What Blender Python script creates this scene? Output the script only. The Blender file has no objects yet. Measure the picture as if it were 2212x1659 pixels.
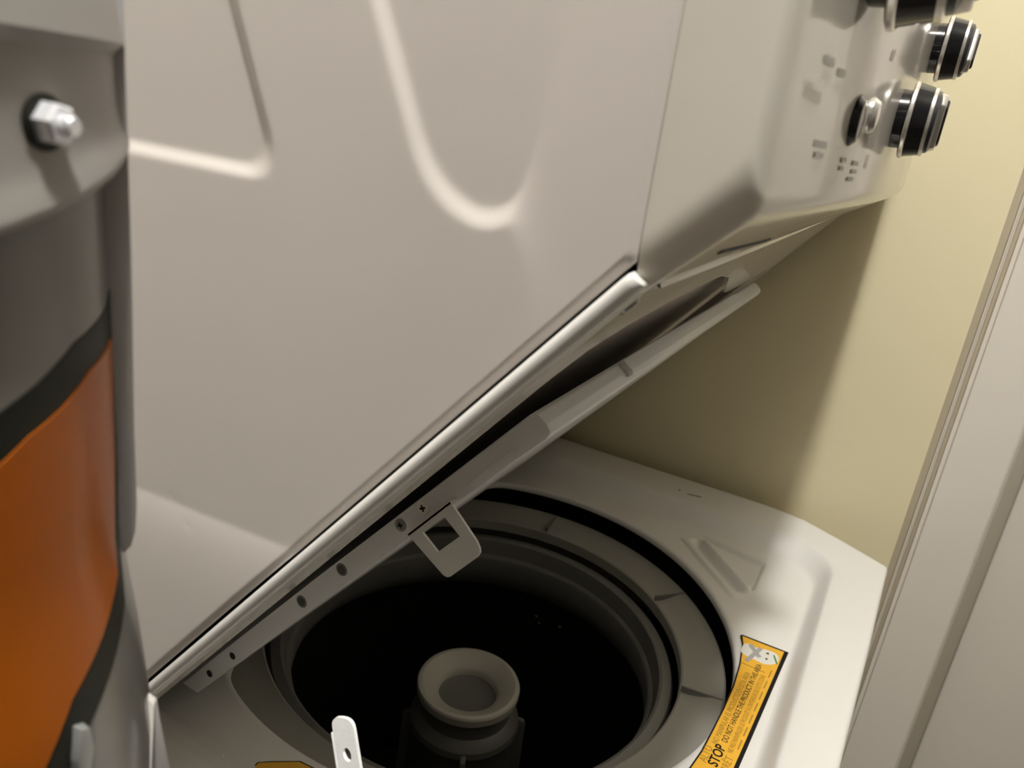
import bpy, bmesh, math
import numpy as np
from mathutils import Matrix, Vector

SC = bpy.context.scene
COL = SC.collection

# ------------------------------------------------------------------ camera
# units: metres; z = 0 is the rim of the washer top; x points out of the
# machine's front, y runs across the machine away from the camera
CAM = bpy.data.cameras.new('camera')
cam = bpy.data.objects.new('camera', CAM)
COL.objects.link(cam)
_f, _cx, _cy = 1661.0, 1106.0, 829.5
def _n(v): return v / np.linalg.norm(v)
_down = _n(np.array([450 - _cx, 5552 - _cy, _f]))
_north = np.array([-2444 - _cx, -247 - _cy, _f])
_north = _n(_north - _down * (_north @ _down))
_south, _up = -_north, -_down
_east = np.cross(_up, _south)
_R = np.stack([_south, _east, _up])            # world = R @ (right, down, forward)
cam.matrix_world = Matrix(((_R[0, 0], -_R[0, 1], -_R[0, 2], 0.0),
                           (_R[1, 0], -_R[1, 1], -_R[1, 2], -0.196),
                           (_R[2, 0], -_R[2, 1], -_R[2, 2], 0.39),
                           (0, 0, 0, 1)))
CAM.sensor_width = 36.0
CAM.lens = _f / 2212 * 36
CAM.clip_start = 0.01
CAM.dof.use_dof = True
CAM.dof.focus_distance = 0.42
CAM.dof.aperture_fstop = 16.0
SC.camera = cam

# ------------------------------------------------------------------ world, lamp, exposure
W = bpy.data.worlds.new('World')
SC.world = W
W.use_nodes = True
W.node_tree.nodes['Background'].inputs[0].default_value = (1.0, 0.93, 0.82, 1)
W.node_tree.nodes['Background'].inputs[1].default_value = 0.02
L = bpy.data.lights.new('ceiling_bulb', 'POINT')
L.energy = 61.0
L.color = (1.0, 0.985, 0.96)
L.shadow_soft_size = 0.045
lo = bpy.data.objects.new('ceiling_bulb', L)
lo.location = (0.045, -0.24, 1.47)
COL.objects.link(lo)
SC.view_settings.view_transform = 'Standard'
SC.view_settings.look = 'None'
SC.view_settings.exposure = 0.0
SC.view_settings.gamma = 1.0
SC.view_settings.use_curve_mapping = False

# ------------------------------------------------------------------ materials
def mat(name, col, rough=0.5, metal=0.0, spec=0.5, noise=0.0, nscale=60.0, bump=0.0, bscale=400.0, coat=0.0):
    m = bpy.data.materials.new(name)
    m.use_nodes = True
    nt = m.node_tree
    b = nt.nodes['Principled BSDF']
    b.inputs['Base Color'].default_value = (*col, 1)
    b.inputs['Roughness'].default_value = rough
    b.inputs['Metallic'].default_value = metal
    b.inputs['Specular IOR Level'].default_value = spec
    b.inputs['Coat Weight'].default_value = coat
    b.inputs['Coat Roughness'].default_value = 0.08
    tc = nt.nodes.new('ShaderNodeTexCoord')
    if noise > 0:
        n = nt.nodes.new('ShaderNodeTexNoise')
        n.inputs['Scale'].default_value = nscale
        n.inputs['Detail'].default_value = 6
        nt.links.new(tc.outputs['Object'], n.inputs['Vector'])
        mx = nt.nodes.new('ShaderNodeMix')
        mx.data_type = 'RGBA'
        mx.inputs['A'].default_value = (*[c * (1 - noise) for c in col], 1)
        mx.inputs['B'].default_value = (*[min(1, c * (1 + noise)) for c in col], 1)
        nt.links.new(n.outputs['Fac'], mx.inputs['Factor'])
        nt.links.new(mx.outputs['Result'], b.inputs['Base Color'])
    if bump > 0:
        n2 = nt.nodes.new('ShaderNodeTexNoise')
        n2.inputs['Scale'].default_value = bscale
        n2.inputs['Detail'].default_value = 4
        nt.links.new(tc.outputs['Object'], n2.inputs['Vector'])
        bp = nt.nodes.new('ShaderNodeBump')
        bp.inputs['Strength'].default_value = bump
        bp.inputs['Distance'].default_value = 0.001
        nt.links.new(n2.outputs['Fac'], bp.inputs['Height'])
        nt.links.new(bp.outputs['Normal'], b.inputs['Normal'])
    return m

M = {}
M['white_steel'] = mat('white_enamel_steel', (0.72, 0.665, 0.615), 0.33, noise=0.02, nscale=25, bump=0.04, bscale=900)
M['white_plastic'] = mat('white_plastic', (0.78, 0.76, 0.72), 0.30, noise=0.02, nscale=30)
M['gloss_plastic'] = mat('glossy_white_plastic', (0.82, 0.77, 0.68), 0.10, spec=0.7, noise=0.02, nscale=30)
M['top_plastic'] = mat('washer_top_enamel', (0.80, 0.78, 0.74), 0.34, noise=0.03, nscale=18)
M['grey_plastic'] = mat('grey_tub_plastic', (0.34, 0.33, 0.29), 0.45, noise=0.06, nscale=40)
M['ring_plastic'] = mat('balance_ring_plastic', (0.19, 0.185, 0.17), 0.42, noise=0.08, nscale=40)
M['basket'] = mat('dark_speckled_basket', (0.028, 0.027, 0.024), 0.4, noise=0.25, nscale=300)
M['cavity'] = mat('dark_cabinet_cavity', (0.02, 0.02, 0.018), 0.8)
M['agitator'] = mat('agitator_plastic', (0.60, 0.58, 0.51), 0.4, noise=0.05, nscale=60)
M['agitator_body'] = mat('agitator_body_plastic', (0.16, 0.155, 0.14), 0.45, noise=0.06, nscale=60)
M['lid'] = mat('lid_enamel', (0.85, 0.85, 0.84), 0.32, noise=0.03, nscale=40)
M['steel'] = mat('zinc_screw', (0.92, 0.90, 0.80), 0.35, metal=0.15)
M['dull_steel'] = mat('dull_screw', (0.33, 0.32, 0.30), 0.4, metal=0.7)
M['black'] = mat('black_recess', (0.012, 0.012, 0.011), 0.6)
M['gap'] = mat('dark_gap_fill', (0.02, 0.02, 0.02), 0.7)  # near-black fill for the lip seam and the console slot
M['black_gloss'] = mat('black_glossy_knob', (0.007, 0.007, 0.008), 0.09, spec=0.45)
M['charcoal'] = mat('charcoal_knob_inlay', (0.022, 0.022, 0.026), 0.30)
M['silver'] = mat('satin_silver', (0.80, 0.77, 0.71), 0.22, metal=0.75)
M['print_grey'] = mat('faded_grey_print', (0.46, 0.44, 0.39), 0.4)
M['yellow'] = mat('label_yellow', (0.80, 0.43, 0.035), 0.45, noise=0.05, nscale=120)
M['label_black'] = mat('label_black', (0.008, 0.007, 0.006), 0.7, spec=0.15)
M['label_brown'] = mat('label_faded_ink', (0.36, 0.20, 0.02), 0.5)
M['label_ink'] = mat('label_ink', (0.05, 0.035, 0.012), 0.5)
M['label_white'] = mat('label_white', (0.74, 0.72, 0.66), 0.5)
M['label_grey'] = mat('label_grey', (0.38, 0.36, 0.34), 0.5)
M['label_green'] = mat('label_green', (0.05, 0.26, 0.07), 0.5)
M['wall'] = mat('cream_yellow_wall_paint', (0.80, 0.72, 0.475), 0.55, noise=0.03, nscale=8, bump=0.12, bscale=260)
M['trim'] = mat('off_white_trim_paint', (0.79, 0.735, 0.64), 0.45, noise=0.02, nscale=12, bump=0.08, bscale=300)
M['groove_strip'] = mat('dark_beige_strip', (0.44, 0.38, 0.27), 0.7)
M['gap_shade'] = mat('door_gap_shade', (0.40, 0.36, 0.28), 0.7)
M['scuff'] = mat('grey_scuff', (0.22, 0.205, 0.17), 0.7)
M['ceiling'] = mat('ceiling_paint', (0.75, 0.72, 0.66), 0.9)
M['floor'] = mat('floor_tile', (0.15, 0.13, 0.105), 0.5, noise=0.15, nscale=6)
M['roomwall'] = mat('room_wall_paint', (0.52, 0.50, 0.455), 0.8, noise=0.02, nscale=5)
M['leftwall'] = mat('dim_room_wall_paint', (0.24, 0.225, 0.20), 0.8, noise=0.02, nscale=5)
M['tool_grey'] = mat('tool_grey_plastic', (0.16, 0.152, 0.14), 0.30, noise=0.08, nscale=80, coat=0.3)
M['tool_light'] = mat('tool_light_grey_plastic', (0.40, 0.385, 0.37), 0.35, noise=0.05, nscale=80)
M['tool_cover'] = mat('tool_cover_plastic', (0.30, 0.282, 0.26), 0.38, noise=0.05, nscale=60)
M['orange'] = mat('orange_panel', (0.32, 0.078, 0.003), 0.30, spec=0.35, noise=0.12, nscale=60, coat=0.12)
M['tool_black'] = mat('tool_black_border', (0.016, 0.016, 0.012), 0.45, spec=0.2)
M['chrome'] = mat('bright_bolt_steel', (0.93, 0.94, 0.98), 0.18, metal=0.45)
M['catch'] = mat('dull_catch_metal', (0.34, 0.35, 0.34), 0.35, metal=0.5)
M['galv'] = mat('galvanised_steel', (0.97, 0.97, 0.94), 0.35, metal=0.1, noise=0.10, nscale=220, bump=0.1, bscale=700)
M['socket'] = mat('sunk_screw', (0.10, 0.10, 0.095), 0.5, metal=0.4)
M['socket_rim'] = mat('socket_rim', (0.22, 0.22, 0.21), 0.5)
M['speck'] = mat('speck_pale', (0.85, 0.83, 0.78), 0.9)

# ------------------------------------------------------------------ helpers
def mesh_obj(name, verts, faces, m, parent=None, smooth=True, angle=None):
    me = bpy.data.meshes.new(name)
    me.from_pydata([tuple(v) for v in verts], [], faces)
    me.update()
    bm = bmesh.new()
    bm.from_mesh(me)
    bmesh.ops.recalc_face_normals(bm, faces=bm.faces)
    if angle is not None:
        for e in bm.edges:
            if len(e.link_faces) == 2 and e.calc_face_angle(0) > math.radians(angle):
                e.smooth = False
    bm.to_mesh(me)
    bm.free()
    for p in me.polygons:
        p.use_smooth = smooth
    me.materials.append(m)
    o = bpy.data.objects.new(name, me)
    COL.objects.link(o)
    if parent is not None:
        o.parent = parent
    return o

def bm_obj(name, bm, m, parent=None, smooth=False, angle=35):
    bmesh.ops.recalc_face_normals(bm, faces=bm.faces)
    if smooth:
        for e in bm.edges:
            if len(e.link_faces) == 2 and e.calc_face_angle(0) > math.radians(angle):
                e.smooth = False
    me = bpy.data.meshes.new(name)
    bm.to_mesh(me)
    bm.free()
    for p in me.polygons:
        p.use_smooth = smooth
    me.materials.append(m)
    o = bpy.data.objects.new(name, me)
    COL.objects.link(o)
    if parent is not None:
        o.parent = parent
    return o

def empty(name, loc=(0, 0, 0)):
    o = bpy.data.objects.new(name, None)
    o.empty_display_size = 0.05
    COL.objects.link(o)
    return o

def tag(o, label=None, cat=None, group=None, kind=None):
    if label: o['label'] = label
    if cat: o['category'] = cat
    if group: o['group'] = group
    if kind: o['kind'] = kind
    return o

def loft(loops, close_first=False, close_last=False, cyclic=True):
    n = len(loops[0])
    verts = [p for lp in loops for p in lp]
    faces = []
    for i in range(len(loops) - 1):
        for j in range(n if cyclic else n - 1):
            a, b = i * n + j, i * n + (j + 1) % n
            faces.append((a, b, b + n, a + n))
    if close_first: faces.append(tuple(range(n - 1, -1, -1)))
    if close_last: faces.append(tuple(range((len(loops) - 1) * n, len(loops) * n)))
    return verts, faces

def lathe(name, profile, origin, m, parent=None, axis='z', seg=64, angle=30, cap0=False, cap1=False, spin=0.0):
    """profile: list of (radius, height along axis)"""
    loops = []
    o = Vector(origin)
    for r, h in profile:
        lp = []
        for k in range(seg):
            a = 2 * math.pi * k / seg + spin
            c, s = r * math.cos(a), r * math.sin(a)
            if axis == 'z': p = Vector((c, s, h))
            elif axis == 'x': p = Vector((h, c, s))
            else: p = Vector((c, -h, s))      # axis 'y': points towards -y (the camera side)
            lp.append(o + p)
        loops.append(lp)
    v, f = loft(loops, cap0, cap1)
    return mesh_obj(name, v, f, m, parent, True, angle)

def box(name, lo_, hi_, m, parent=None, bev=0.0, seg=2):
    bm = bmesh.new()
    bmesh.ops.create_cube(bm, size=1)
    for v in bm.verts:
        v.co = Vector(((lo_[i] + hi_[i]) / 2 + v.co[i] * (hi_[i] - lo_[i]) for i in range(3)))
    if bev > 0:
        bmesh.ops.bevel(bm, geom=list(bm.edges), offset=bev, segments=seg, profile=0.5, affect='EDGES')
    return bm_obj(name, bm, m, parent, smooth=bev > 0, angle=50)

def prism(name, pts3a, pts3b, m, parent=None, bev=0.0):
    n = len(pts3a)
    bm = bmesh.new()
    va = [bm.verts.new(p) for p in pts3a]
    vb = [bm.verts.new(p) for p in pts3b]
    bm.faces.new(va)
    bm.faces.new(list(reversed(vb)))
    for i in range(n):
        j = (i + 1) % n
        bm.faces.new((va[i], vb[i], vb[j], va[j]))
    if bev > 0:
        bmesh.ops.bevel(bm, geom=list(bm.edges), offset=bev, segments=2, profile=0.5, affect='EDGES')
    return bm_obj(name, bm, m, parent, smooth=bev > 0, angle=40)

# slope frame of the machine: s runs up the sloping underside, n goes out of it (down and forward)
TX, TZ = 0.6367, 0.7711
def sl(s, n, y):
    return Vector((-0.342 + s * TX + n * TZ, y, 0.020 + s * TZ - n * TX))

def sstep(a, b, x):
    t = np.clip((x - a) / (b - a), 0, 1)
    return t * t * (3 - 2 * t)

# ------------------------------------------------------------------ the setting
def struct(o): return tag(o, kind='structure')
FZ, CZ = -0.93, 1.52
struct(box('floor', (-0.80, -2.3, FZ - 0.05), (2.3, 1.0, FZ), M['floor']))
struct(box('ceiling', (-0.80, -2.3, CZ), (2.3, 1.0, CZ + 0.05), M['ceiling']))
struct(box('wall_right', (-0.75, 0.700, FZ), (0.0715, 0.80, CZ), M['wall']))
struct(box('wall_back', (-0.80, -2.3, FZ), (-0.75, 0.80, CZ), M['roomwall']))
struct(box('wall_left', (-0.75, -2.3, FZ), (2.3, -2.25, CZ), M['leftwall']))
struct(box('wall_front', (2.25, -2.25, FZ), (2.3, 1.0, CZ), M['leftwall']))
# moulded edge of the door casing: one vertical profile, extruded
prof = [(0.0715, 0.80), (0.0715, 0.7060), (0.0735, 0.7035), (0.0780, 0.7020), (0.0786, 0.6955), (0.0795, 0.6950), (0.0800, 0.6965),
        (0.0806, 0.6950), (0.0815, 0.6955), (0.0822, 0.7010), (0.0855, 0.7010), (0.0862, 0.6950), (0.0893, 0.6950),
        (0.0898, 0.6990), (0.0904, 0.6990), (0.0908, 0.6945), (0.0915, 0.6940), (0.1440, 0.6940), (0.1460, 0.6950), (0.1620, 0.7150), (0.1640, 0.7160), (0.1640, 0.80)]
a = [Vector((x, y, FZ)) for x, y in prof]
b = [Vector((x, y, CZ)) for x, y in prof]
struct(prism('trim_1', a, b, M['trim']))
struct(box('trim_2', (0.0716, 0.7000, FZ), (0.0778, 0.7055, CZ), M['groove_strip']))  # darker beige strips filling two grooves of the moulding
struct(box('trim_3', (0.0823, 0.6985, FZ), (0.0855, 0.7055, CZ), M['groove_strip']))
struct(box('trim_4', (0.1465, 0.6990, FZ), (0.1618, 0.7100, CZ), M['gap_shade'], bev=0.002))  # strip in the door gap, the gap's shade put into its colour
struct(box('door_1', (0.1640, 0.7120, FZ), (0.95, 0.76, CZ), M['trim'], bev=0.002))
struct(box('wall_side', (0.95, 0.70, FZ), (2.25, 0.80, CZ), M['roomwall']))

# ------------------------------------------------------------------ dryer (upper unit)
dryer = tag(empty('dryer'), 'white upper dryer with a sloping lower edge, control knobs and embossed side panel', 'dryer')

def zb(x):                       # lower edge of the side panel
    return 0.020 + max(0.0, x + 0.342) * 1.211

SEAM = -0.0632
xs = np.concatenate([np.linspace(-0.62, -0.33, 14)[:-1], np.linspace(-0.33, SEAM, 250)])
t1 = np.linspace(0, 1, 290)
ztop, zmid = 0.98, 0.455
X = np.repeat(xs[:, None], 290 + 12, axis=1)
ZB = np.array([zb(x) for x in xs])[:, None]
Z = np.concatenate([ZB + (zmid - ZB) * t1[None, :], np.repeat(np.linspace(zmid, ztop, 13)[1:][None, :], len(xs), axis=0)], axis=1)

def line_d(p, q, X, Z):          # signed distance, positive on the left of p -> q
    dx, dz = q[0] - p[0], q[1] - p[1]
    l = math.hypot(dx, dz)
    return (dx * (Z - p[1]) - dz * (X - p[0])) / l

def smin(a, b, k):
    h = np.clip(0.5 + 0.5 * (b - a) / k, 0, 1)
    return b * (1 - h) + a * h - k * h * (1 - h)

# pressed recess at the rear (bounded right and below)
dA = smin(line_d((-0.1947, 0.3718), (-0.2114, 0.4123), X, Z), line_d((-0.2625, 0.3603), (-0.2042, 0.3603), X, Z), 0.016)
YA = 0.0022 * sstep(-0.0028, 0.0028, dA)
# pressed recess in the middle (bounded left and below, running out to the right)
dB = smin(line_d((-0.1535, 0.4155), (-0.1346, 0.3756), X, Z), line_d((-0.1186, 0.3583), (-0.1000, 0.3600), X, Z), 0.024)
dB = smin(dB, line_d((-0.0992, 0.3600), (-0.0940, 0.3760), X, Z), 0.016)
wB = 0.0030 + 0.030 * sstep(-0.103, -0.085, X)
YB = 0.0022 * sstep(-wB, wB, dB)
# swelling of the sheet above the rear foot
dW = -line_d((-0.2638, 0.2181), (-0.1724, 0.2234), X, Z)
YW = np.where(dW > 0, -0.0030 * (1 - np.exp(-np.maximum(dW, 0) / 0.016)), 0) * (1 - sstep(-0.19, -0.12, X) * 0.7)
Y = YA + YB + YW
for (ux, uz) in ((-0.2435, 0.2221), (-0.2321, 0.2122)):
    u = (X - ux) * 0.82 - (Z - uz) * 0.57
    v_ = (X - ux) * 0.57 + (Z - uz) * 0.82
    Y = Y + 0.00035 * np.exp(-(u / 0.0024) ** 2 - (v_ / 0.0007) ** 2)
# rolled lower and front edges
edge = np.minimum(line_d((-0.342, 0.020), (-0.342 + TX, 0.020 + TZ), X, Z), SEAM - X)
Y = Y + 0.0016 * (1 - sstep(0.0, 0.0035, edge))
nr, nc = X.shape
verts = [(X[i, j], Y[i, j], Z[i, j]) for i in range(nr) for j in range(nc)]
faces = [(i * nc + j, (i + 1) * nc + j, (i + 1) * nc + j + 1, i * nc + j + 1) for i in range(nr - 1) for j in range(nc - 1)]
mesh_obj('side_panel', verts, faces, M['white_steel'], dryer)
# far side panel, back, top and inner body
box('body', (-0.62, 0.012, 0.36), (-0.070, 0.655, 0.975), M['white_steel'], dryer)
o = prism('side_panel', [Vector((-0.62, 0.66, 0.02)), Vector((-0.342, 0.66, 0.02)), Vector((SEAM, 0.66, 0.358)), Vector((SEAM, 0.66, 0.98)), Vector((-0.62, 0.66, 0.98))],
          [Vector((-0.62, 0.68, 0.02)), Vector((-0.342, 0.68, 0.02)), Vector((SEAM, 0.68, 0.358)), Vector((SEAM, 0.68, 0.98)), Vector((-0.62, 0.68, 0.98))], M['white_steel'], dryer)
box('rear_stand', (-0.62, 0.003, 0.004), (-0.545, 0.66, 0.36), M['white_steel'], dryer)
# sloping underside: sheet behind a turned-in flange, the flange itself, dark seam, rounded lip
def slab(name, s0, s1, n0, n1, y0, y1, m, bev=0.0, parent=None):
    c = [(s0, n0), (s1, n0), (s1, n1), (s0, n1)]
    return prism(name, [sl(s, n, y0) for s, n in c], [sl(s, n, y1) for s, n in c], m, parent or dryer, bev)
slab('underside', 0.02, 0.432, -0.0100, -0.0060, 0.01, 0.66, M['white_steel'])
fl = [(-0.005, 0.010), (0.440, 0.010), (0.440, 0.676), (-0.005, 0.676), (-0.005, 0.634), (0.330, 0.634), (0.336, 0.610), (0.338, 0.440),
      (0.345, 0.400), (0.365, 0.340), (0.390, 0.260), (0.402, 0.200), (0.404, 0.140), (0.396, 0.075), (0.388, 0.052), (0.370, 0.045), (-0.005, 0.045)]
prism('underside_flange', [sl(s, 0.0025, y) for s, y in fl], [sl(s, 0.0058, y) for s, y in fl], M['gloss_plastic'], dryer)
slab('dark_seam', -0.005, 0.4335, -0.0030, 0.0045, 0.0032, 0.012, M['gap'])
# rounded lip: swept profile
pr = []
for k in range(7):
    a_ = math.pi / 2 * k / 6
    pr.append((0.0012 + 0.0052 * (1 - math.sin(math.pi / 2 - a_)), -0.0026 + 0.0052 * (1 - math.cos(math.pi / 2 - a_))))
pr = [(0.0012 + 0.0022 * (1 - math.cos(t)), 0.0000 - 0.0026 * math.sin(t)) for t in np.linspace(0, math.pi / 2, 6)]
pr += [(0.0036 + 0.0032 * math.sin(t), 0.0006 - 0.0032 * math.cos(t)) for t in np.linspace(0, math.pi / 2, 7)]
pr += [(0.0068, 0.012), (0.0012, 0.012)]
loops = []
for s, k in ((-0.006, 1), (0.4325, 1), (0.4345, 0.96), (0.4355, 0.86), (0.4358, 0.7)):
    cn, cy_ = 0.0045, 0.004
    loops.append([sl(s, cn + (n - cn) * k, cy_ + (y - cy_) * k) for n, y in pr])
v, f = loft(loops, True, True)
mesh_obj('lower_lip', v, f, M['white_plastic'], dryer, True, 40)
# screw sunk in the flange near the console
scr = lathe('flange_screw', [(0.0001, 0.0016), (0.0030, 0.0014), (0.0040, 0.0002), (0.0040, -0.002)], (0, 0, 0), M['dull_steel'], None, 'z', 20)
scr.parent = dryer
p0 = sl(0.4215, 0.0058, 0.020)
zq = Vector((TZ, 0, -TX)); xq = Vector((TX, 0, TZ)); yq = zq.cross(xq)
scr.matrix_local = Matrix(((xq.x, yq.x, zq.x, p0.x), (xq.y, yq.y, zq.y, p0.y), (xq.z, yq.z, zq.z, p0.z), (0, 0, 0, 1)))
slot = box('screw_slot', (-0.0052, -0.0042, -0.0006), (0.0052, 0.0042, 0.0006), M['black'], dryer, 0.0004)
slot.matrix_local = scr.matrix_local

# ---- console
def xf(y):                       # bowed front face
    return -0.036 + 0.020 * (1 - ((y - 0.34) / 0.34) ** 2)
CT = 0.56
def console_profile(y, ib, ifr):
    # inset bottom by ib, front by ifr
    ax, az = -0.0625, 0.3475
    bx, bz = xf(y) - ifr, 0.375
    d = Vector((bx + ifr - ax, bz - az)); d.normalize()
    nn = Vector((-d.y, d.x))     # upwards normal of the bottom line
    a2 = Vector((ax, az)) + nn * ib
    a2 = Vector((ax, az + ib / max(0.2, d.x)))
    bz2 = bz + ib / max(0.2, d.x) - ifr * d.y / d.x
    pts = []
    for k in range(9):
        t = k / 8
        pts.append((ax + (bx - 0.0035 - ax) * t, a2.y + (bz2 - 0.0035 * d.y / d.x - a2.y) * t))
    b0 = Vector(pts[-1]); b1 = Vector((bx, bz2)); b2 = Vector((bx, bz2 + 0.004))
    for k in range(1, 7):
        t = k / 6
        q = b0 * (1 - t) ** 2 + b1 * 2 * t * (1 - t) + b2 * t * t
        pts.append((q.x, q.y))
    for k in range(1, 9):
        t = k / 8
        pts.append((bx, b2.y + (CT - b2.y) * t))
    pts.append((ax, CT))
    return [Vector((x, y, z)) for x, z in pts]
loops = []
RB, RF = 0.0120, 0.0045
phis = np.linspace(0, math.pi / 2, 12)
for ph in phis:
    loops.append(console_profile(-0.0003 + 0.0085 * (1 - math.cos(ph)), RB * (1 - math.sin(ph)), RF * (1 - math.sin(ph))))
for y in np.linspace(0.012, 0.668, 60):
    loops.append(console_profile(y, 0, 0))
for ph in phis[::-1]:
    loops.append(console_profile(0.680 - 0.0085 * (1 - math.cos(ph)), RB * (1 - math.sin(ph)), RF * (1 - math.sin(ph))))
v, f = loft(loops, True, True)
mesh_obj('console', v, f, M['gloss_plastic'], dryer, True, 60)
# shallow moulded slot and rib under the console
def under(u, y, n=0.0):          # u along the console's bottom slope
    d = Vector((xf(y) + 0.0625, 0, 0.0275)).normalized()
    nn = Vector((d.z, 0, -d.x))
    p = Vector((-0.0625, y, 0.3475)) + d * u + nn * n
    return p
def under_strip(name, u0, u1, n, y0, y1, m, k=10):
    la, lb, lc, ld = [], [], [], []
    for y in np.linspace(y0, y1, k):
        la.append(under(u0, y, 0)); lb.append(under(u0 + 0.0004, y, n)); lc.append(under(u1 - 0.0004, y, n)); ld.append(under(u1, y, 0))
    vv = la + lb + lc + ld
    ff = []
    for r in range(3):
        for i in range(k - 1):
            ff.append((r * k + i, r * k + i + 1, (r + 1) * k + i + 1, (r + 1) * k + i))
    return mesh_obj(name, vv, ff, m, dryer, False)
under_strip('underside_rib', 0.004, 0.0052, 0.0012, 0.012, 0.62, M['gloss_plastic'])
under_strip('underside_slot', 0.018, 0.0205, 0.0004, 0.03, 0.10, M['gap'])
# front panel and porthole door above the console
box('front_panel', (-0.070, 0.001, CT), (-0.040, 0.679, 0.98), M['white_steel'], dryer, 0.004)
lathe('door', [(0.185, 0.0), (0.185, 0.010), (0.175, 0.018), (0.120, 0.020), (0.0001, 0.014)], (-0.040, 0.34, 0.775), M['white_plastic'], dryer, 'x', 64)

# ---- knobs
def knob(y, z, r, depth, turn, big=False):
    x0 = xf(y)
    base = lathe('knob', [(r * 0.78, -0.002), (r * 0.78, 0.0030 * depth), (r * 0.97, 0.0034 * depth), (r * 1.0, 0.0040 * depth),
                          (r * 1.0, 0.0048 * depth), (r * 0.985, 0.0054 * depth), (r * 0.90, 0.0112 * depth), (r * 0.86, 0.0118 * depth)],
                 (x0, y, z), M['black_gloss'], dryer, 'x', 48)
    lathe('knob_ring', [(r * 1.0, 0.0036 * depth), (r * 1.035, 0.0040 * depth), (r * 1.035, 0.0050 * depth), (r * 1.0, 0.0054 * depth)], (x0, y, z), M['silver'], base, 'x', 48)
    lathe('knob_ring', [(r * 0.86, 0.0110 * depth), (r * 0.925, 0.0114 * depth), (r * 0.91, 0.0126 * depth), (r * 0.83, 0.0129 * depth)], (x0, y, z), M['silver'], base, 'x', 48)
    lathe('knob_face', [(r * 0.84, 0.0124 * depth), (r * 0.80, 0.0142 * depth), (r * 0.70, 0.0150 * depth), (0.0001, 0.0152 * depth)], (x0, y, z), M['charcoal'], base, 'x', 48)
    # grip bar across the face with a pale outline
    c, s = math.cos(turn), math.sin(turn)
    def bar(name, hw, hl, h0, h1, m, taper):
        out = []
        for (u, v_) in ((-hw, -hl * 0.75), (0, -hl), (hw, -hl * 0.75), (hw, hl * 0.75), (0, hl), (-hw, hl * 0.75)):
            out.append((u, v_))
        A = [Vector((x0 + h0 * depth, y + u * c - v_ * s, z + u * s + v_ * c)) for u, v_ in out]
        B = [Vector((x0 + h1 * depth, y + u * taper * c - v_ * taper * s, z + u * taper * s + v_ * taper * c)) for u, v_ in out]
        return prism(name, A, B, m, base, 0.0006)
    bar('grip_outline', r * 0.36, r * 0.83, 0.0135, 0.0168, M['silver'], 0.92)
    bar('grip', r * 0.27, r * 0.70, 0.0155, 0.0178, M['charcoal'], 0.9)
    return base
knob(0.185, 0.4092, 0.0150, 1.0, 0.35)
knob(0.262, 0.4470, 0.0146, 1.05, -0.5)
knob(0.063, 0.4500, 0.0235, 1.55, 0.2)
# black push button and a smaller silver dome on the face
def dome(name, y, z, r, m, h=0.0022, ring=None):
    o_ = lathe(name, [(r * 1.0, -0.001), (r, 0.0004), (r * 0.8, h * 0.75), (r * 0.45, h * 0.95), (0.0001, h)], (xf(y), y, z), m, dryer, 'x', 32)
    if ring:
        lathe('bezel', [(r * 1.05, 0.0001), (r * 1.10, 0.0009), (r * 1.28, 0.0009), (r * 1.34, 0.0001)], (xf(y), y, z), ring, o_, 'x', 32)
    return o_
dome('face_dome', 0.086, 0.4022, 0.0080, M['black_gloss'], 0.0026)
dome('face_dome', 0.112, 0.4055, 0.0060, M['silver'], 0.0030)

def text_mesh(name, s, size, m, parent, mw, shear=0.0, sx=1.0, bold=0.0):
    cu = bpy.data.curves.new(name, 'FONT')
    cu.body = s
    cu.size = size
    cu.offset = bold
    t = bpy.data.objects.new(name + '_tmp', cu)
    COL.objects.link(t)
    dg = bpy.context.evaluated_depsgraph_get()
    me = bpy.data.meshes.new_from_object(t.evaluated_get(dg))
    COL.objects.unlink(t)
    bpy.data.objects.remove(t)
    me.transform(Matrix.Diagonal((sx, 1, 1, 1)))
    me.transform(mw)
    me.materials.clear()
    me.materials.append(m)
    me.name = name
    o_ = bpy.data.objects.new(name, me)
    COL.objects.link(o_)
    o_.parent = parent
    return o_
def face_mw(y, z):               # text on the console face reads along +y, up is +z
    return Matrix(((0, 0, 1, xf(y) + 0.0006), (1, 0, 0, y), (0, 1, 0, z), (0, 0, 0, 1)))
wt = text_mesh('print', 'Whites', 0.0062, M['print_grey'], dryer, face_mw(0.0165, 0.4030))
for v in wt.data.vertices: v.co.x = xf(v.co.y) + 0.0003
def dash(y, z, w_, h_, m=M['print_grey']):
    pts = [(y, z), (y + w_, z), (y + w_, z + h_), (y, z + h_)]
    mesh_obj('print_mark', [(xf(q) + 0.0004, q, r) for q, r in pts], [(0, 1, 2, 3)], m, dryer, False)
for (y, z, w_, h_) in ((0.029, 0.4125, 0.010, 0.0022), (0.046, 0.4115, 0.008, 0.0020), (0.040, 0.3922, 0.014, 0.0020), (0.043, 0.3895, 0.010, 0.0016),
                       (0.080, 0.3890, 0.007, 0.0016), (0.080, 0.3865, 0.006, 0.0014), (0.100, 0.3885, 0.011, 0.0016), (0.102, 0.3858, 0.010, 0.0014), (0.098, 0.3832, 0.012, 0.0014),
                       (0.121, 0.4245, 0.0040, 0.0038), (0.127, 0.3880, 0.003, 0.0050)):
    dash(y, z, w_, h_)

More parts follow.
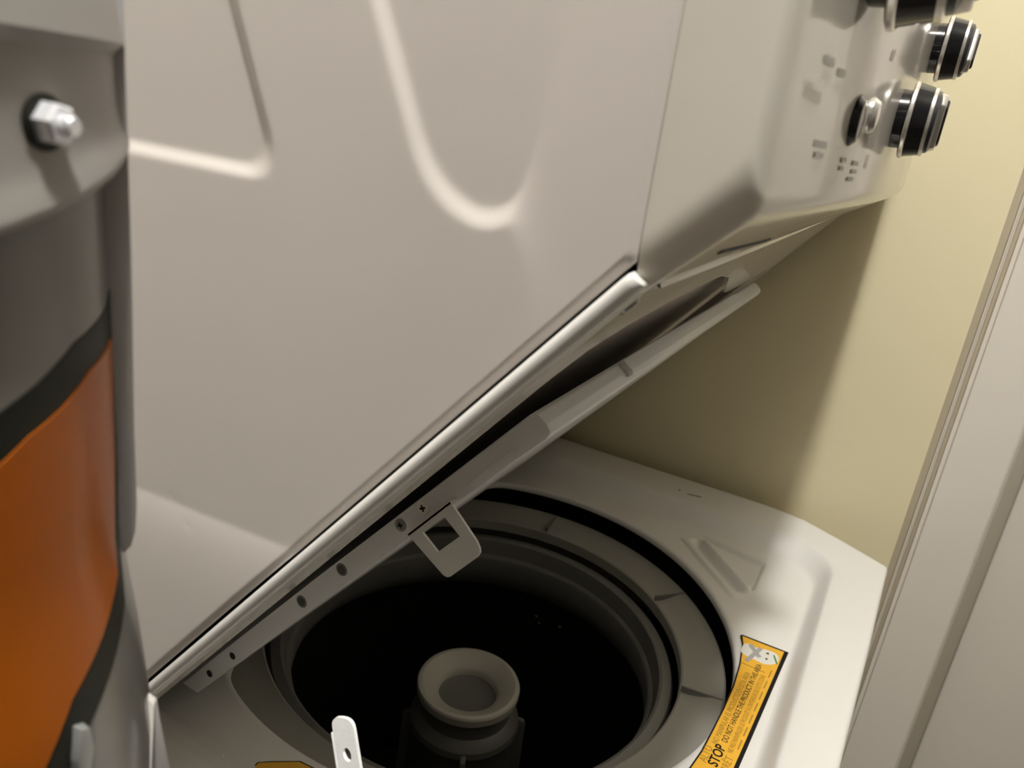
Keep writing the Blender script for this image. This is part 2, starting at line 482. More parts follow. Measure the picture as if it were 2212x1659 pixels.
# ------------------------------------------------------------------ washer (lower unit)
# build the pocket as a small relief patch lying on the deck
def patch_relief():
    n = 90
    x0, x1, y0, y1 = -0.142, -0.030, 0.474, 0.600
    gx, gy = np.meshgrid(np.linspace(x0, x1, n), np.linspace(y0, y1, n), indexing='ij')
    # deck height below the patch
    rr = np.hypot(gx + 0.259, gy - 0.34)
    # channel runs along this line
    p, q = (-0.1230, 0.5720), (-0.0600, 0.5060)
    dx, dy = q[0] - p[0], q[1] - p[1]; l = math.hypot(dx, dy); dx /= l; dy /= l
    u = (gx - p[0]) * dx + (gy - p[1]) * dy
    d = (gx - p[0]) * dy - (gy - p[1]) * dx          # + towards opening side
    d = -d
    h = np.zeros_like(gx)
    along = sstep(-0.004, 0.006, u) * (1 - sstep(l - 0.010, l + 0.008, u))
    # outer step (the thin curved line nearest the opening)
    h += 0.0022 * sstep(-0.0155, -0.0145, d) * sstep(-0.010, 0.0, u) * (1 - sstep(l - 0.002, l + 0.020, u)) * (1 - sstep(-0.012, 0.006, d))
    # channel
    h -= 0.0075 * np.exp(-(d / 0.0058) ** 4) * along
    # rib on the far side of the channel
    h += 0.0030 * np.exp(-((d - 0.0105) / 0.0030) ** 2) * sstep(-0.002, 0.006, u) * (1 - sstep(l - 0.004, l + 0.006, u))
    # triangular pad, sunk
    tri = np.minimum(np.minimum(d - 0.0125, (0.5865 - 0.00 - gy) - 0.18 * (gx + 0.107)), (-0.0475 - gx))
    h -= 0.0048 * sstep(0.0, 0.0022, tri)
    fade = sstep(x0, x0 + 0.004, gx) * (1 - sstep(x1 - 0.004, x1, gx)) * sstep(y0, y0 + 0.004, gy) * (1 - sstep(y1 - 0.004, y1, gy))
    zz = -0.0140 + h * 1.0
    return gx, gy, h * fade
gx, gy, hh = patch_relief()
def bilerp(x, y):
    i = (x - gx[0, 0]) / (gx[-1, 0] - gx[0, 0]) * (gx.shape[0] - 1)
    j = (y - gy[0, 0]) / (gy[0, -1] - gy[0, 0]) * (gy.shape[1] - 1)
    if i < 0 or j < 0 or i > gx.shape[0] - 1.001 or j > gx.shape[1] - 1.001: return 0.0
    i0, j0 = int(i), int(j); a_, b_ = i - i0, j - j0
    return float(hh[i0, j0] * (1 - a_) * (1 - b_) + hh[i0 + 1, j0] * a_ * (1 - b_) + hh[i0, j0 + 1] * (1 - a_) * b_ + hh[i0 + 1, j0 + 1] * a_ * b_)

washer = tag(empty('washing_machine'), 'white top-loading washing machine with raised lid and dark open tub', 'washing machine')
AX, AY = -0.259, 0.34
NT = 320
TH = list(np.radians(np.concatenate([np.arange(26, 70, 0.25), np.arange(70, 386, 1.125)])))
NT = len(TH)
def r_open(t):
    r = 0.2265
    c = math.cos(t)
    if c < -0.05:
        q = 0.110 / -c
        r = (r ** -14 + q ** -14) ** (-1 / 14)
    return r
def polar(poly, t):
    dx, dy = math.cos(t), math.sin(t)
    best = None
    n = len(poly)
    for i in range(n):
        x1, y1 = poly[i][0] - AX, poly[i][1] - AY
        x2, y2 = poly[(i + 1) % n][0] - AX, poly[(i + 1) % n][1] - AY
        ex, ey = x2 - x1, y2 - y1
        den = dx * ey - dy * ex
        if abs(den) < 1e-12: continue
        r = (x1 * ey - y1 * ex) / den
        u = (x1 * dy - y1 * dx) / den
        if r > 0 and -1e-9 <= u <= 1 + 1e-9:
            best = r if best is None else max(best, r)
    return best
def rrect(x0, x1, y0, y1, r, tilt=0.0, k=8):
    pts = []
    for (cx_, cy_, a0) in ((x1 - r, y1 - r, 0), (x0 + r, y1 - r, 90), (x0 + r, y0 + r, 180), (x1 - r, y0 + r, 270)):
        for i in range(k + 1):
            a_ = math.radians(a0 + 90 * i / k)
            px, py = cx_ + r * math.cos(a_), cy_ + r * math.sin(a_)
            if px > 0.5 * (x0 + x1): px += tilt * (py - 0.34)
            pts.append((px, py))
    return pts
outer = [(0.0655, 0.625), (0.066, 0.620), (0.0635, 0.57), (0.0590, 0.46), (0.0530, 0.34), (0.049, 0.25), (0.0470, 0.15), (0.0450, 0.06), (0.040, 0.050), (0.018, 0.030), (-0.025, 0.008), (-0.06, 0.001), (-0.096, 0.0),
         (-0.60, 0.0), (-0.62, 0.02), (-0.62, 0.66), (-0.60, 0.68), (-0.096, 0.680), (-0.060, 0.679), (-0.025, 0.673), (0.018, 0.652), (0.050, 0.634)]
g_in = rrect(-0.53, 0.0000, 0.083, 0.597, 0.045, 0.012)
g_out = rrect(-0.55, 0.0150, 0.056, 0.624, 0.055, 0.012)
ro = [r_open(t) for t in TH]
gi = [polar(g_in, t) for t in TH]
go = [polar(g_out, t) for t in TH]
ou = [polar(outer, t) for t in TH]
def ring(rs, z): return [Vector((AX + r * math.cos(t), AY + r * math.sin(t), z)) for r, t in zip(rs, TH)]
def mixr(a_, b_, k): return [p * (1 - k) + q * k for p, q in zip(a_, b_)]
loops = [ring([r * 1.004 for r in ro], -0.0275), ring([r * 0.998 for r in ro], -0.0265), ring(ro, -0.0225), ring([r + 0.0012 for r in ro], -0.0208), ring([r + 0.004 for r in ro], -0.0202)]
for k in np.linspace(0, 1, 58)[1:-1]:
    loops.append([p + Vector((0, 0, bilerp(p.x, p.y))) for p in ring(mixr([r + 0.004 for r in ro], gi, k), -0.0202 + 0.0010 * k)])
for k in np.linspace(0, 1, 11):
    loops.append(ring(mixr(gi, go, k), -0.0190 + 0.0180 * (k * k * (3 - 2 * k))))
loops += [ring(mixr(go, ou, k), -0.0010 + 0.0010 * k) for k in (0.25, 0.5, 0.75)]
loops += [ring([r - d for r in ou], z) for d, z in ((0.0055, 0.0), (0.003, -0.0004), (0.0012, -0.0015), (0.0002, -0.0034), (0.0, -0.0060), (0.0, -0.030))]
v, f = loft(loops)
mesh_obj('top_panel', v, f, M['top_plastic'], washer)
cab = [ring([r - 0.002 for r in ou], z) for z in (-0.031, -0.045, FZ + 0.03, FZ)]
v, f = loft(cab, False, True)
mesh_obj('cabinet', v, f, M['white_steel'], washer, True, 40)
# inside the opening
lathe('tub_shell', [(0.31, -0.034), (0.31, -0.55), (0.0001, -0.55)], (AX, AY, 0), M['cavity'], washer, 'z', 64)
lathe('tub_cover_ring', [(0.2225, -0.10), (0.2245, -0.060), (0.2245, -0.0465), (0.2225, -0.0450), (0.2140, -0.0455), (0.2050, -0.0485), (0.1950, -0.0505), (0.1885, -0.0500), (0.1868, -0.0512), (0.1868, -0.0620)],
      (AX, AY, 0), M['grey_plastic'], washer, 'z', 160)
for an in (48, 96, 8, -40, 150, 210):
    a_ = math.radians(an)
    o = box('ring_joint', (0.1880, -0.0008, -0.0512), (0.2230, 0.0008, -0.0445), M['ring_plastic'], washer)
    o.matrix_local = Matrix.Translation((AX, AY, 0)) @ Matrix.Rotation(a_, 4, 'Z')
lathe('balance_ring', [(0.1835, -0.110), (0.1835, -0.072), (0.1810, -0.0665), (0.1730, -0.0650), (0.1705, -0.0665), (0.1690, -0.0740), (0.1675, -0.0830), (0.1645, -0.0850), (0.1635, -0.0870), (0.1640, -0.1080), (0.1700, -0.1200), (0.1765, -0.1280)],
      (AX, AY, 0), M['ring_plastic'], washer, 'z', 160)
bask = lathe('basket', [(0.1765, -0.1275), (0.2050, -0.1350), (0.2250, -0.1500), (0.2260, -0.42), (0.2050, -0.45), (0.06, -0.452)], (AX, AY, 0), M['basket'], washer, 'z', 128)
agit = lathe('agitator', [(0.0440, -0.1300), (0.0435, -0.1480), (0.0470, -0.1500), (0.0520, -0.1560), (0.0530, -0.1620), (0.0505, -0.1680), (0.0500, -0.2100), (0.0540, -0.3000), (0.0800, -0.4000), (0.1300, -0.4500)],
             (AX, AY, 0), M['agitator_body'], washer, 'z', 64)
lathe('agitator_cap', [(0.0440, -0.1330), (0.0485, -0.1285), (0.0490, -0.1215), (0.0480, -0.1195), (0.0445, -0.1190), (0.0300, -0.1275), (0.0282, -0.1300), (0.0275, -0.1360)],
      (AX, AY, 0), M['agitator'], agit, 'z', 96)
lathe('cap_well', [(0.0276, -0.1350), (0.0200, -0.1375), (0.0001, -0.1380)], (AX, AY, 0), M['ring_plastic'], agit, 'z', 64)
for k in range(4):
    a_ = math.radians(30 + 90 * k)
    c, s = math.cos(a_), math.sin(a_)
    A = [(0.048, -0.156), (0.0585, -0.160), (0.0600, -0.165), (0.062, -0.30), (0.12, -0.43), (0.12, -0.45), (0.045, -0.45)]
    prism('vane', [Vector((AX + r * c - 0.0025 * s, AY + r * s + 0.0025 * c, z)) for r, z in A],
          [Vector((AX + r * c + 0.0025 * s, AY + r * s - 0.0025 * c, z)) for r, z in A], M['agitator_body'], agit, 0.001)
# moulded pocket beside the opening: raised rib, sunk channel and triangular pad
def slabxy(name, pts, z0, z1, m, parent, bev=0.0):
    return prism(name, [Vector((x, y, z0)) for x, y in pts], [Vector((x, y, z1)) for x, y in pts], m, parent, bev)
def smooth_poly(pts, it=2):
    for _ in range(it):
        q = []
        for i in range(len(pts)):
            a_, b_ = pts[i], pts[(i + 1) % len(pts)]
            q.append((a_[0] * 0.75 + b_[0] * 0.25, a_[1] * 0.75 + b_[1] * 0.25))
            q.append((a_[0] * 0.25 + b_[0] * 0.75, a_[1] * 0.25 + b_[1] * 0.75))
        pts = q
    return pts
# ---- lid, swung up against the slope
lid = empty('lid'); lid.parent = washer
YL, YR = 0.090, 0.560
def lidn(s): return 0.0150 + (0.0217 - 0.0150) * max(0, s) / 0.4347      # inner face, almost parallel to the slope
ps = [(-0.0148, 0.0030), (-0.0060, lidn(0)), (0.15, lidn(0.15)), (0.26, lidn(0.26)), (0.3270, 0.0212), (0.3315, 0.0200), (0.3325, 0.0160), (0.3320, 0.0100), (0.3290, 0.0080), (0.15, 0.0050)]
prism('lid_panel', [sl(s, n, YL) for s, n in ps], [sl(s, n, YR) for s, n in ps], M['lid'], lid, 0.0010)
ph = [(0.3320, 0.0185), (0.3352, 0.0190), (0.3365, 0.0170), (0.3360, 0.0095), (0.3320, 0.0085)]
prism('lid_grip', [sl(s, n, 0.190) for s, n in ph], [sl(s, n, 0.460) for s, n in ph], M['lid'], lid, 0.0006)
def lid_screw(s, n, m, r=0.0036, proud=0.0008, cross=True):
    p = sl(s, n, YL)
    o_ = lathe('screw', [(r, -0.001), (r, proud * 0.5), (r * 0.7, proud), (0.0001, proud * 1.1)], p, m, lid, 'y', 24)
    if cross:
        for a_ in (0.5, 0.5 + math.pi / 2):
            d = Vector((math.cos(a_), 0, math.sin(a_))); e_ = Vector((-math.sin(a_), 0, math.cos(a_)))
            c0 = p + Vector((0, -proud * 1.15, 0))
            q = [c0 + d * (r * 0.5 * i) + e_ * (r * 0.16 * j) for i, j in ((-1, -1), (1, -1), (1, 1), (-1, 1))]
            mesh_obj('screw_recess', q, [(0, 1, 2, 3)], M['black'], o_, False)
    return o_
def hole_ring(s, n, m_in, r, m_out=None):
    p = sl(s, n, YL)
    if m_out is not None:
        lathe('screw_socket', [(r * 0.9, 0.0002), (r * 1.25, 0.0003), (r * 1.45, 0.0001)], p, m_out, lid, 'y', 24)
    return lathe('screw_hole', [(r, 0.0003), (0.0001, 0.0003)], p, m_in, lid, 'y', 20)
lid_screw(0.2476, 0.0112, M['steel'], 0.0036)
lid_screw(0.2287, 0.0110, M['dull_steel'], 0.0034, 0.0005)
hole_ring(0.1750, 0.0102, M['socket'], 0.0026, M['socket_rim'])
hole_ring(0.1330, 0.0104, M['socket'], 0.0026, M['socket_rim'])
hole_ring(0.0499, 0.0103, M['black'], 0.0024)
hole_ring(0.0187, 0.0100, M['black'], 0.0024)
# pale reinforcing plates seen on the lid's inner edge
def lid_plate(s0, s1, n0, n1):
    c = [(s0, n0), (s1, n0), (s1 - 0.004, n1), (s0 + 0.004, n1)]
    prism('lid_rib', [sl(s, n, YL - 0.0008) for s, n in c], [sl(s, n, YL + 0.02) for s, n in c], M['lid'], lid, 0.0003)
lid_plate(0.278, 0.312, 0.0150, lidn(0.30) + 0.0002)
# strike tab with a square window
def tabq(s, n, y): return sl(s, n, y)
outl = [(0.2681, 0.0170), (0.2672, 0.0394), (0.2662, 0.0428), (0.2648, 0.0446), (0.2622, 0.0455), (0.2412, 0.0458), (0.2392, 0.0450), (0.2380, 0.0432), (0.2343, 0.0170)]
win = [(0.2600, 0.0211), (0.2608, 0.0328), (0.2436, 0.0327), (0.2428, 0.0209)]
def tab_mesh():
    ya, yb = 0.0844, 0.0858
    # bridge the outline to the window with quads
    bm = bmesh.new()
    def addring(y):
        return [bm.verts.new(sl(s, n, y)) for s, n in outl], [bm.verts.new(sl(s, n, y)) for s, n in win]
    oa, wa = addring(ya); ob, wb = addring(yb)
    pairs = [(0, 0), (1, 1), (2, 1), (3, 1), (4, 1), (5, 2), (6, 2), (7, 2), (8, 3)]
    for (o1, w1, flip) in ((oa, wa, False), (ob, wb, True)):
        for i in range(9):
            a_, wi = pairs[i]; b_, wj = pairs[(i + 1) % 9]
            q = [o1[a_], o1[b_], w1[wj]] + ([w1[wi]] if wi != wj else [])
            bm.faces.new(q if not flip else list(reversed(q)))
    for i in range(9):
        j = (i + 1) % 9
        bm.faces.new((oa[i], ob[i], ob[j], oa[j]))
    for i in range(4):
        j = (i + 1) % 4
        bm.faces.new((wa[i], wa[j], wb[j], wb[i]))
    return bm
o = bm_obj('strike_tab', tab_mesh(), M['white_plastic'], lid)
slab('tab_foot', 0.2343, 0.2681, 0.0165, 0.0180, 0.0844, 0.12, M['white_plastic'], 0, lid)

for pts in (((-0.1662, 0.6410), (-0.1650, 0.6418), (-0.1642, 0.6403), (-0.1654, 0.6395)),
            ((-0.1550, 0.6374), (-0.1530, 0.6382), (-0.1395, 0.6420), (-0.1390, 0.6409))):
    slabxy('scuff_mark', pts, -0.0030, 0.00015, M['scuff'], washer)

# ---- yellow warning labels stuck on the deck
def label_plate(pts, z):
    return slabxy('warning_label', pts, z, z + 0.00025, M['label_black'], washer)
DZ = -0.01925
def arc_edge(r, y0, y1, k):      # edge concentric with the opening
    out = []
    for y in np.linspace(y0, y1, k):
        out.append((AX + math.sqrt(max(1e-6, r * r - (y - AY) ** 2)), y))
    return out
left_edge = [(-0.0460, 0.2350), (-0.0400, 0.2550), (-0.0372, 0.2750), (-0.0356, 0.3000), (-0.0340, 0.3300), (-0.0335, 0.3600), (-0.0350, 0.3900), (-0.0390, 0.4200), (-0.0430, 0.4310), (-0.0420, 0.4335)]
right_edge = [(-0.0012, 0.4345), (-0.0035, 0.3950), (-0.0060, 0.3500), (-0.0090, 0.2950), (-0.0110, 0.2600), (-0.0130, 0.2300)]
lab = label_plate(left_edge + right_edge, DZ)
inner = [(x + 0.0012, y) for x, y in left_edge[:-2]] + [(-0.0410, 0.4312)] + [(-0.0048, 0.4322)] + [(x - 0.0030, y) for x, y in right_edge[1:]]
slabxy('yellow_field', inner, DZ + 0.0001, DZ + 0.0004, M['yellow'], lab)
def lab_text(s, size, x, y, m, sx=1.0, ang=0.0, bold=0.0):
    # reads along +y (tilted by ang), letters upright towards -x
    c, sn = math.cos(ang), math.sin(ang)
    mw = Matrix(((-sn * 1, -c, 0, x), (c, -sn, 0, y), (0, 0, 1, DZ + 0.00055), (0, 0, 0, 1)))
    return text_mesh('print', s, size, m, lab, mw, sx=sx, bold=bold)
TA = -0.045
lab_text('DO NOT HANDLE THE PRODUCT IN THIS AREA', 0.0062, -0.0228, 0.2930, M['label_ink'], 0.80, TA, 0.00005)
lab_text('NO MANIPULAR EL PRODUCTO EN ESTA \u00c1REA', 0.0060, -0.0287, 0.2870, M['label_brown'], 0.76, TA)
lab_text('NE PAS MANIPULER LE PRODUIT \u00c0 L\'INT\u00c9RIEUR DE CETTE ZONE', 0.0054, -0.0172, 0.2850, M['label_brown'], 0.66, TA)
lab_text('STOP', 0.0100, -0.0235, 0.2655, M['label_black'], 0.95, TA, 0.0002)
lab_text('ALTO', 0.0080, -0.0312, 0.2650, M['label_brown'], 0.85, TA)
lab_text('ARR\u00caT', 0.0080, -0.0160, 0.2610, M['label_brown'], 0.85, TA)
for k in range(7):               # unreadable small print along the outer edge
    y0 = 0.292 + k * 0.016
    slabxy('print_mark', [(-0.0150 + 0.045 * (y0 - 0.292), y0), (-0.0140 + 0.045 * (y0 - 0.292), y0), (-0.0134 + 0.045 * (y0 - 0.292), y0 + 0.011), (-0.0144 + 0.045 * (y0 - 0.292), y0 + 0.011)], DZ + 0.0004, DZ + 0.0005, M['label_brown'], lab)
slabxy('print_line', [(-0.0345, 0.3930), (-0.0140, 0.3925), (-0.0140, 0.3929), (-0.0345, 0.3934)], DZ + 0.0004, DZ + 0.0005, M['label_ink'], lab)
# pictogram: pale bottle shape, grey crossing bars, two small arrows, green stroke
slabxy('pictogram', smooth_poly([(-0.0375, 0.4240), (-0.0385, 0.4080), (-0.0330, 0.4050), (-0.0250, 0.4045), (-0.0160, 0.4030), (-0.0070, 0.4110), (-0.0070, 0.4215), (-0.0110, 0.4260), (-0.0200, 0.4250), (-0.0290, 0.4215)], 2), DZ + 0.0004, DZ + 0.0005, M['label_white'], lab)
slabxy('pictogram_bar', [(-0.0340, 0.4215), (-0.0310, 0.4250), (-0.0205, 0.4120), (-0.0235, 0.4085)], DZ + 0.0005, DZ + 0.0006, M['label_grey'], lab)
slabxy('pictogram_bar', [(-0.0325, 0.3985), (-0.0290, 0.3975), (-0.0215, 0.4235), (-0.0250, 0.4245)], DZ + 0.00055, DZ + 0.00068, M['label_grey'], lab)
slabxy('pictogram_arrow', [(-0.0185, 0.4195), (-0.0165, 0.4225), (-0.0155, 0.4190)], DZ + 0.0005, DZ + 0.0006, M['label_black'], lab)
slabxy('pictogram_arrow', [(-0.0175, 0.4130), (-0.0150, 0.4130), (-0.0165, 0.4100)], DZ + 0.0005, DZ + 0.0006, M['label_black'], lab)
slabxy('pictogram_stroke', smooth_poly([(-0.0125, 0.4215), (-0.0115, 0.4225), (-0.0085, 0.4160), (-0.0065, 0.4105), (-0.0078, 0.4100), (-0.0100, 0.4150)], 1), DZ + 0.0005, DZ + 0.0006, M['label_green'], lab)
lab['label'] = 'yellow warning label with black border on the deck'
# second label on the near side of the deck
lab2 = label_plate([(-0.2790, 0.0845), (-0.2790, 0.0900), (-0.2725, 0.0955), (-0.2580, 0.1060), (-0.2350, 0.1080), (-0.2000, 0.1140), (-0.1600, 0.1270), (-0.1575, 0.0845)], -0.0196)
slabxy('yellow_field', [(-0.2780, 0.0862), (-0.2780, 0.0897), (-0.2722, 0.0945), (-0.2578, 0.1050), (-0.2350, 0.1070), (-0.2000, 0.1130), (-0.1610, 0.1256), (-0.1592, 0.0862)], -0.0195, -0.0191, M['yellow'], lab2)

# ------------------------------------------------------------------ small pale specks on the basket wall
for i, (x, y, z, sz) in enumerate(((-0.2865, 0.5622, -0.1886, 0.0022), (-0.2821, 0.5627, -0.1972, 0.0016), (-0.2550, 0.5640, -0.1906, 0.0024))):
    bm = bmesh.new()
    bmesh.ops.create_icosphere(bm, subdivisions=2, radius=1)
    for v in bm.verts:
        k = 1 + 0.35 * math.sin(v.co.x * 5 + i) * math.cos(v.co.z * 4 + 2 * i)
        v.co = Vector((x + v.co.x * sz * k, y + v.co.y * 0.0009, z + v.co.z * sz * 0.7 * k))
    o = bm_obj('pale_speck', bm, M['speck'], None, True, 80)
    tag(o, ['pale speck on the basket wall, leftmost of three', 'tiny pale speck on the basket wall, lowest of three', 'pale speck on the basket wall, rightmost of three'][i], 'speck', 'pale specks in the washer basket')

# ------------------------------------------------------------------ grey and orange equipment close to the camera
TXA, TYA = -0.1781, -0.1260
tool = tag(empty('equipment_housing'), 'glossy grey and orange equipment housing with a bolt, out of focus at left edge', 'equipment')
lathe('housing', [(0.0515, FZ), (0.0520, 0.16), (0.0515, 0.2250), (0.0503, 0.2400), (0.0490, 0.2550), (0.0472, 0.2700), (0.0455, 0.2850), (0.0455, 0.4250), (0.0440, 0.4300), (0.0001, 0.4310)],
      (TXA, TYA, 0), M['tool_grey'], tool, 'z', 128, 25, True, False)
def cylpt(th, z, r):
    a_ = math.radians(th)
    return Vector((TXA + r * math.cos(a_), TYA + r * math.sin(a_), z))
def body_r(z):
    if z >= 0.285: return 0.0455
    zz = [0.225, 0.24, 0.255, 0.27, 0.285]; rr = [0.0515, 0.0503, 0.0490, 0.0472, 0.0455]
    return float(np.interp(z, zz, rr))
def cyl_patch(name, pts, lift, m, parent):
    bm = bmesh.new()
    vs = [bm.verts.new((t, z * 1000, 0)) for t, z in pts]
    bm.faces.new(vs)
    ts = [p[0] for p in pts]
    for t in np.arange(math.ceil(min(ts) / 3) * 3, max(ts), 3):
        bmesh.ops.bisect_plane(bm, geom=list(bm.verts) + list(bm.edges) + list(bm.faces), plane_co=(t + 0.01, 0, 0), plane_no=(1, 0, 0))
    zs = [p[1] * 1000 for p in pts]
    for z in np.arange(math.ceil(min(zs) / 8) * 8, max(zs), 8):
        bmesh.ops.bisect_plane(bm, geom=list(bm.verts) + list(bm.edges) + list(bm.faces), plane_co=(0, z + 0.013, 0), plane_no=(0, 1, 0))
    ret = bmesh.ops.extrude_face_region(bm, geom=list(bm.faces))
    for g in ret['geom']:
        if isinstance(g, bmesh.types.BMVert): g.co.z = 1
    for v in bm.verts:
        z = v.co.y / 1000
        v.co = cylpt(v.co.x, z, body_r(z) + (lift if v.co.z > 0.5 else -0.001))
    return bm_obj(name, bm, m, parent, True, 30)
pan = cyl_patch('panel_border', [(-75.0, 0.3100), (-12.0, 0.3229), (2.1, 0.3292), (11.4, 0.3324), (23.9, 0.3377), (44.8, 0.3409), (53.5, 0.3445), (53.0, 0.3120), (44.9, 0.2807), (39.9, 0.2693), (16.6, 0.2533), (6.6, 0.2453), (0.5, 0.2363), (-12, 0.2300), (-75, 0.2200)], 0.0003, M['tool_black'], tool)
cyl_patch('orange_panel', [(-73.0, 0.3040), (-12.0, 0.3157), (1.0, 0.3196), (8.0, 0.3231), (17.6, 0.3261), (29.2, 0.3306), (46.0, 0.3332), (42.5, 0.3045), (37.3, 0.2784), (24.3, 0.2696), (11.0, 0.2618), (0.5, 0.2496), (-5.1, 0.2403), (-12, 0.2370), (-73, 0.2270)], 0.0007, M['orange'], pan)
# raised cover at the top with a bevelled lower edge
def cover_edge(t): return 0.3598 + 0.0137 * ((t + 3.4) / 57.5) ** 1.0 if t > -3.4 else 0.3598
loops = []
for dz, r in ((0.0, 0.0452), (0.0, 0.0500), (0.0006, 0.0504), (0.0020, 0.0503), (0.0050, 0.0492), (0.0090, 0.0484)):
    loops.append([cylpt(t, cover_edge(t) + dz, r) for t in np.linspace(-140, 53.5, 80)])
loops.append([cylpt(t, 0.3905, 0.0482) for t in np.linspace(-140, 53.5, 80)])
loops.append([cylpt(t, 0.3928, 0.0502) for t in np.linspace(-140, 53.5, 80)])
loops.append([cylpt(t, 0.4100, 0.0470) for t in np.linspace(-140, 53.5, 80)])
loops.append([cylpt(t, 0.4110, 0.0452) for t in np.linspace(-140, 53.5, 80)])
v, f = loft(loops, cyclic=False)
mesh_obj('cover', v, f, M['tool_cover'], tool, True, 40)
# side flange with a rounded lower end
def fin(name, pts, th, half, m):
    n_ = Vector((-math.sin(math.radians(th)), math.cos(math.radians(th)), 0))
    A = [cylpt(th, z, r) - n_ * half for r, z in pts]
    B = [cylpt(th, z, r) + n_ * half for r, z in pts]
    return prism(name, A, B, m, tool, 0.0003)
fin('side_flange', [(0.040, 0.4300), (0.0503, 0.4300), (0.0501, 0.3500), (0.0495, 0.3100), (0.0495, 0.2900), (0.0490, 0.2830), (0.0480, 0.2790), (0.0462, 0.2770), (0.040, 0.2770)], 51.5, 0.0009, M['tool_light'])
es = [(0.0480, 0.2330), (0.0505, 0.2340), (0.0522, 0.2318), (0.0516, 0.2200), (0.0508, 0.2050), (0.0490, 0.1700), (0.0470, 0.1700)]
en = Vector((-math.sin(math.radians(49)), math.cos(math.radians(49)), 0))
prism('edge_strip', [cylpt(49, z, r) - en * (0.0010 + (0.234 - z) * 0.30) for r, z in es], [cylpt(49, z, r) + en * 0.0016 for r, z in es], M['label_white'], tool)
fin('side_gusset', [(0.0500, 0.2310), (0.0526, 0.2310), (0.0540, 0.2180), (0.0556, 0.2050), (0.0600, 0.1700), (0.0490, 0.1700)], 51.0, 0.0010, M['tool_light'])
# bolt on the cover
bt = Vector((math.cos(math.radians(16)), math.sin(math.radians(16)), 0))
bq = bt.cross(Vector((0, 0, 1)))
bo = cylpt(15, 0.3785, 0.0482)
def bolt_part(name, prof_, seg, m, parent, spin=0.2):
    loops = []
    for r, h in [(r_ * 0.80, h_ * 0.8) for r_, h_ in prof_]:
        loops.append([bo + bt * h + bq * (r * math.cos(2 * math.pi * k / seg + spin)) + Vector((0, 0, r * math.sin(2 * math.pi * k / seg + spin))) for k in range(seg)])
    vv, ff = loft(loops, False, True)
    return mesh_obj(name, vv, ff, m, parent, True, 25)
bw = bolt_part('bolt', [(0.0058, -0.001), (0.0058, 0.0006), (0.0050, 0.0009)], 32, M['tool_black'], tool)
bolt_part('bolt_head', [(0.0046, 0.0009), (0.0046, 0.0040), (0.0038, 0.0048)], 6, M['chrome'], bw)
bolt_part('bolt_stem', [(0.0022, 0.0040), (0.0022, 0.0068), (0.0018, 0.0074)], 20, M['chrome'], bw)
# small metal catch near the lower edge
prism('catch', [cylpt(t, z, body_r(z) - 0.001) for t, z in ((10.0, 0.2560), (13.5, 0.2545), (14.2, 0.2480), (11.5, 0.2420), (8.0, 0.2400), (8.0, 0.2480))],
      [cylpt(t, z, body_r(z) + 0.0022) for t, z in ((10.4, 0.2550), (13.0, 0.2538), (13.6, 0.2480), (11.5, 0.2428), (8.6, 0.2410), (8.6, 0.2480))], M['catch'], tool, 0.0004)

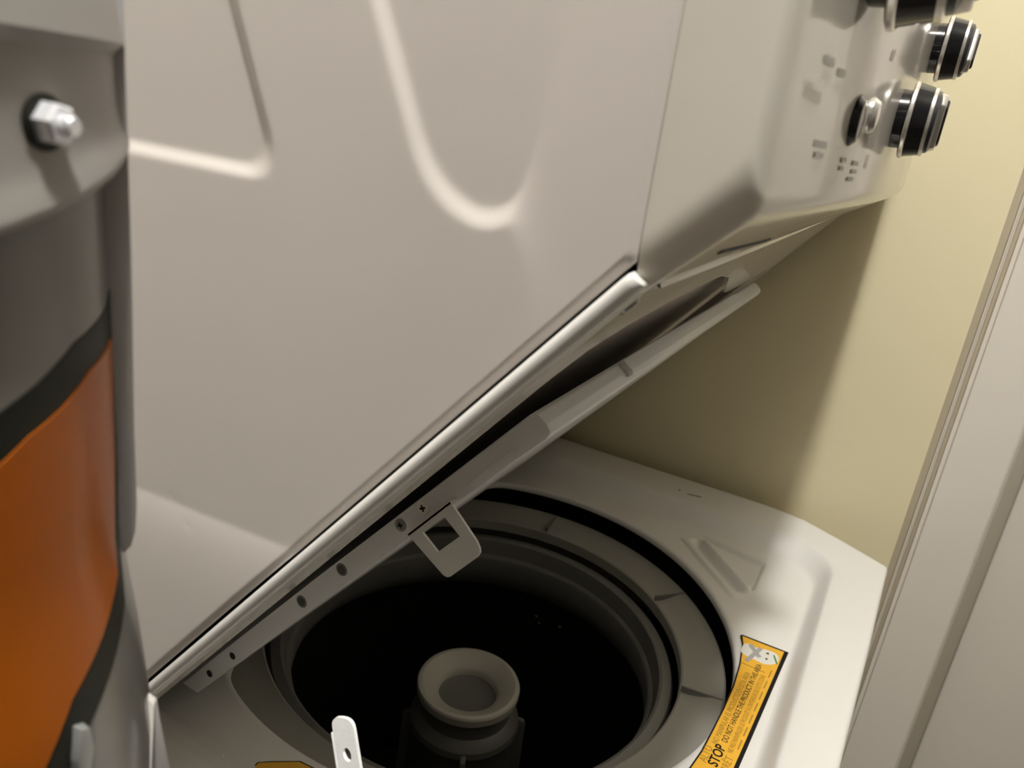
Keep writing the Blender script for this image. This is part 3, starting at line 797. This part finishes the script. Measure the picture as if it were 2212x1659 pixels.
# ------------------------------------------------------------------ galvanised strap leaning on the machine's side
strap = tag(empty('metal_strap'), 'bright galvanised metal strap with a round hole, at bottom edge before the tub', 'strap')
sd = Vector((0.68, -0.42, -0.9165))                # runs down and forward to the floor
sw_ = Vector((0.9165, 0, 0.40))
top_c = Vector((-0.1445, -0.0040, 0.1635))
LEN = (0.1635 - FZ - 0.004) / 0.9165
hw = 0.0056
hole_c = 0.0110
def strap_mesh():
    bm = bmesh.new()
    out = []
    for k in range(13):                         # rounded end
        a_ = math.pi * k / 12
        ex = 0.75
        out.append((-hw * math.copysign(abs(math.cos(a_)) ** ex, math.cos(a_)), 0.0035 - 0.0035 * math.sin(a_) ** ex))
    out += [(hw, 0.018), (hw, 0.03), (0, 0.03), (-hw, 0.03), (-hw, 0.018)]
    nh = 18
    phs = [math.pi * k / 12 for k in range(13)] + [math.pi * (1 + (k + 1) / 6) for k in range(5)]
    hol = [(-0.0021 * math.cos(p), hole_c - 0.0021 * math.sin(p)) for p in phs]
    def P(u, w__, y): return top_c + sw_ * u + sd * w__ + Vector((0, y, 0))
    for y in (0.0, 0.0014):
        pass
    rings = []
    for y in (-0.0007, 0.0007):
        vo = [bm.verts.new(P(u, w__, y)) for u, w__ in out]
        vh = [bm.verts.new(P(u, w__, y)) for u, w__ in hol]
        rings.append((vo, vh))
        for k in range(18):
            k2 = (k + 1) % 18
            bm.faces.new((vo[k], vo[k2], vh[k2], vh[k]))
    for (i) in range(18):
        j = (i + 1) % 18
        if i not in (14, 15):
            bm.faces.new((rings[0][0][i], rings[1][0][i], rings[1][0][j], rings[0][0][j]))
        bm.faces.new((rings[0][1][i], rings[0][1][j], rings[1][1][j], rings[1][1][i]))
    return bm
bm_obj('strap_head', strap_mesh(), M['galv'], strap)
def strap_box(name, u0, u1, w0, w1, y0, y1):
    c = [(u0, w0), (u1, w0), (u1, w1), (u0, w1)]
    return prism(name, [top_c + sw_ * u + sd * w__ + Vector((0, y0, 0)) for u, w__ in c], [top_c + sw_ * u + sd * w__ + Vector((0, y1, 0)) for u, w__ in c], M['galv'], strap, 0.0003)
strap_box('strap_bar', -hw, hw, 0.03, LEN, -0.0007, 0.0007)
strap_box('strap_flange', -hw - 0.0014, -hw, 0.0050, LEN, -0.0007, 0.0034)

# ------------------------------------------------------------------ put each Empty at the base of its thing
def rebase(root, b):
    root.location = b
    for ch in root.children:
        ch.matrix_parent_inverse = Matrix.Translation(-Vector(b))
rebase(lid, (-0.342, 0.34, 0.010))
rebase(washer, (-0.28, 0.34, FZ))
rebase(dryer, (-0.34, 0.34, 0.004))
rebase(tool, (TXA, TYA, FZ))
rebase(strap, tuple(top_c + sd * LEN))
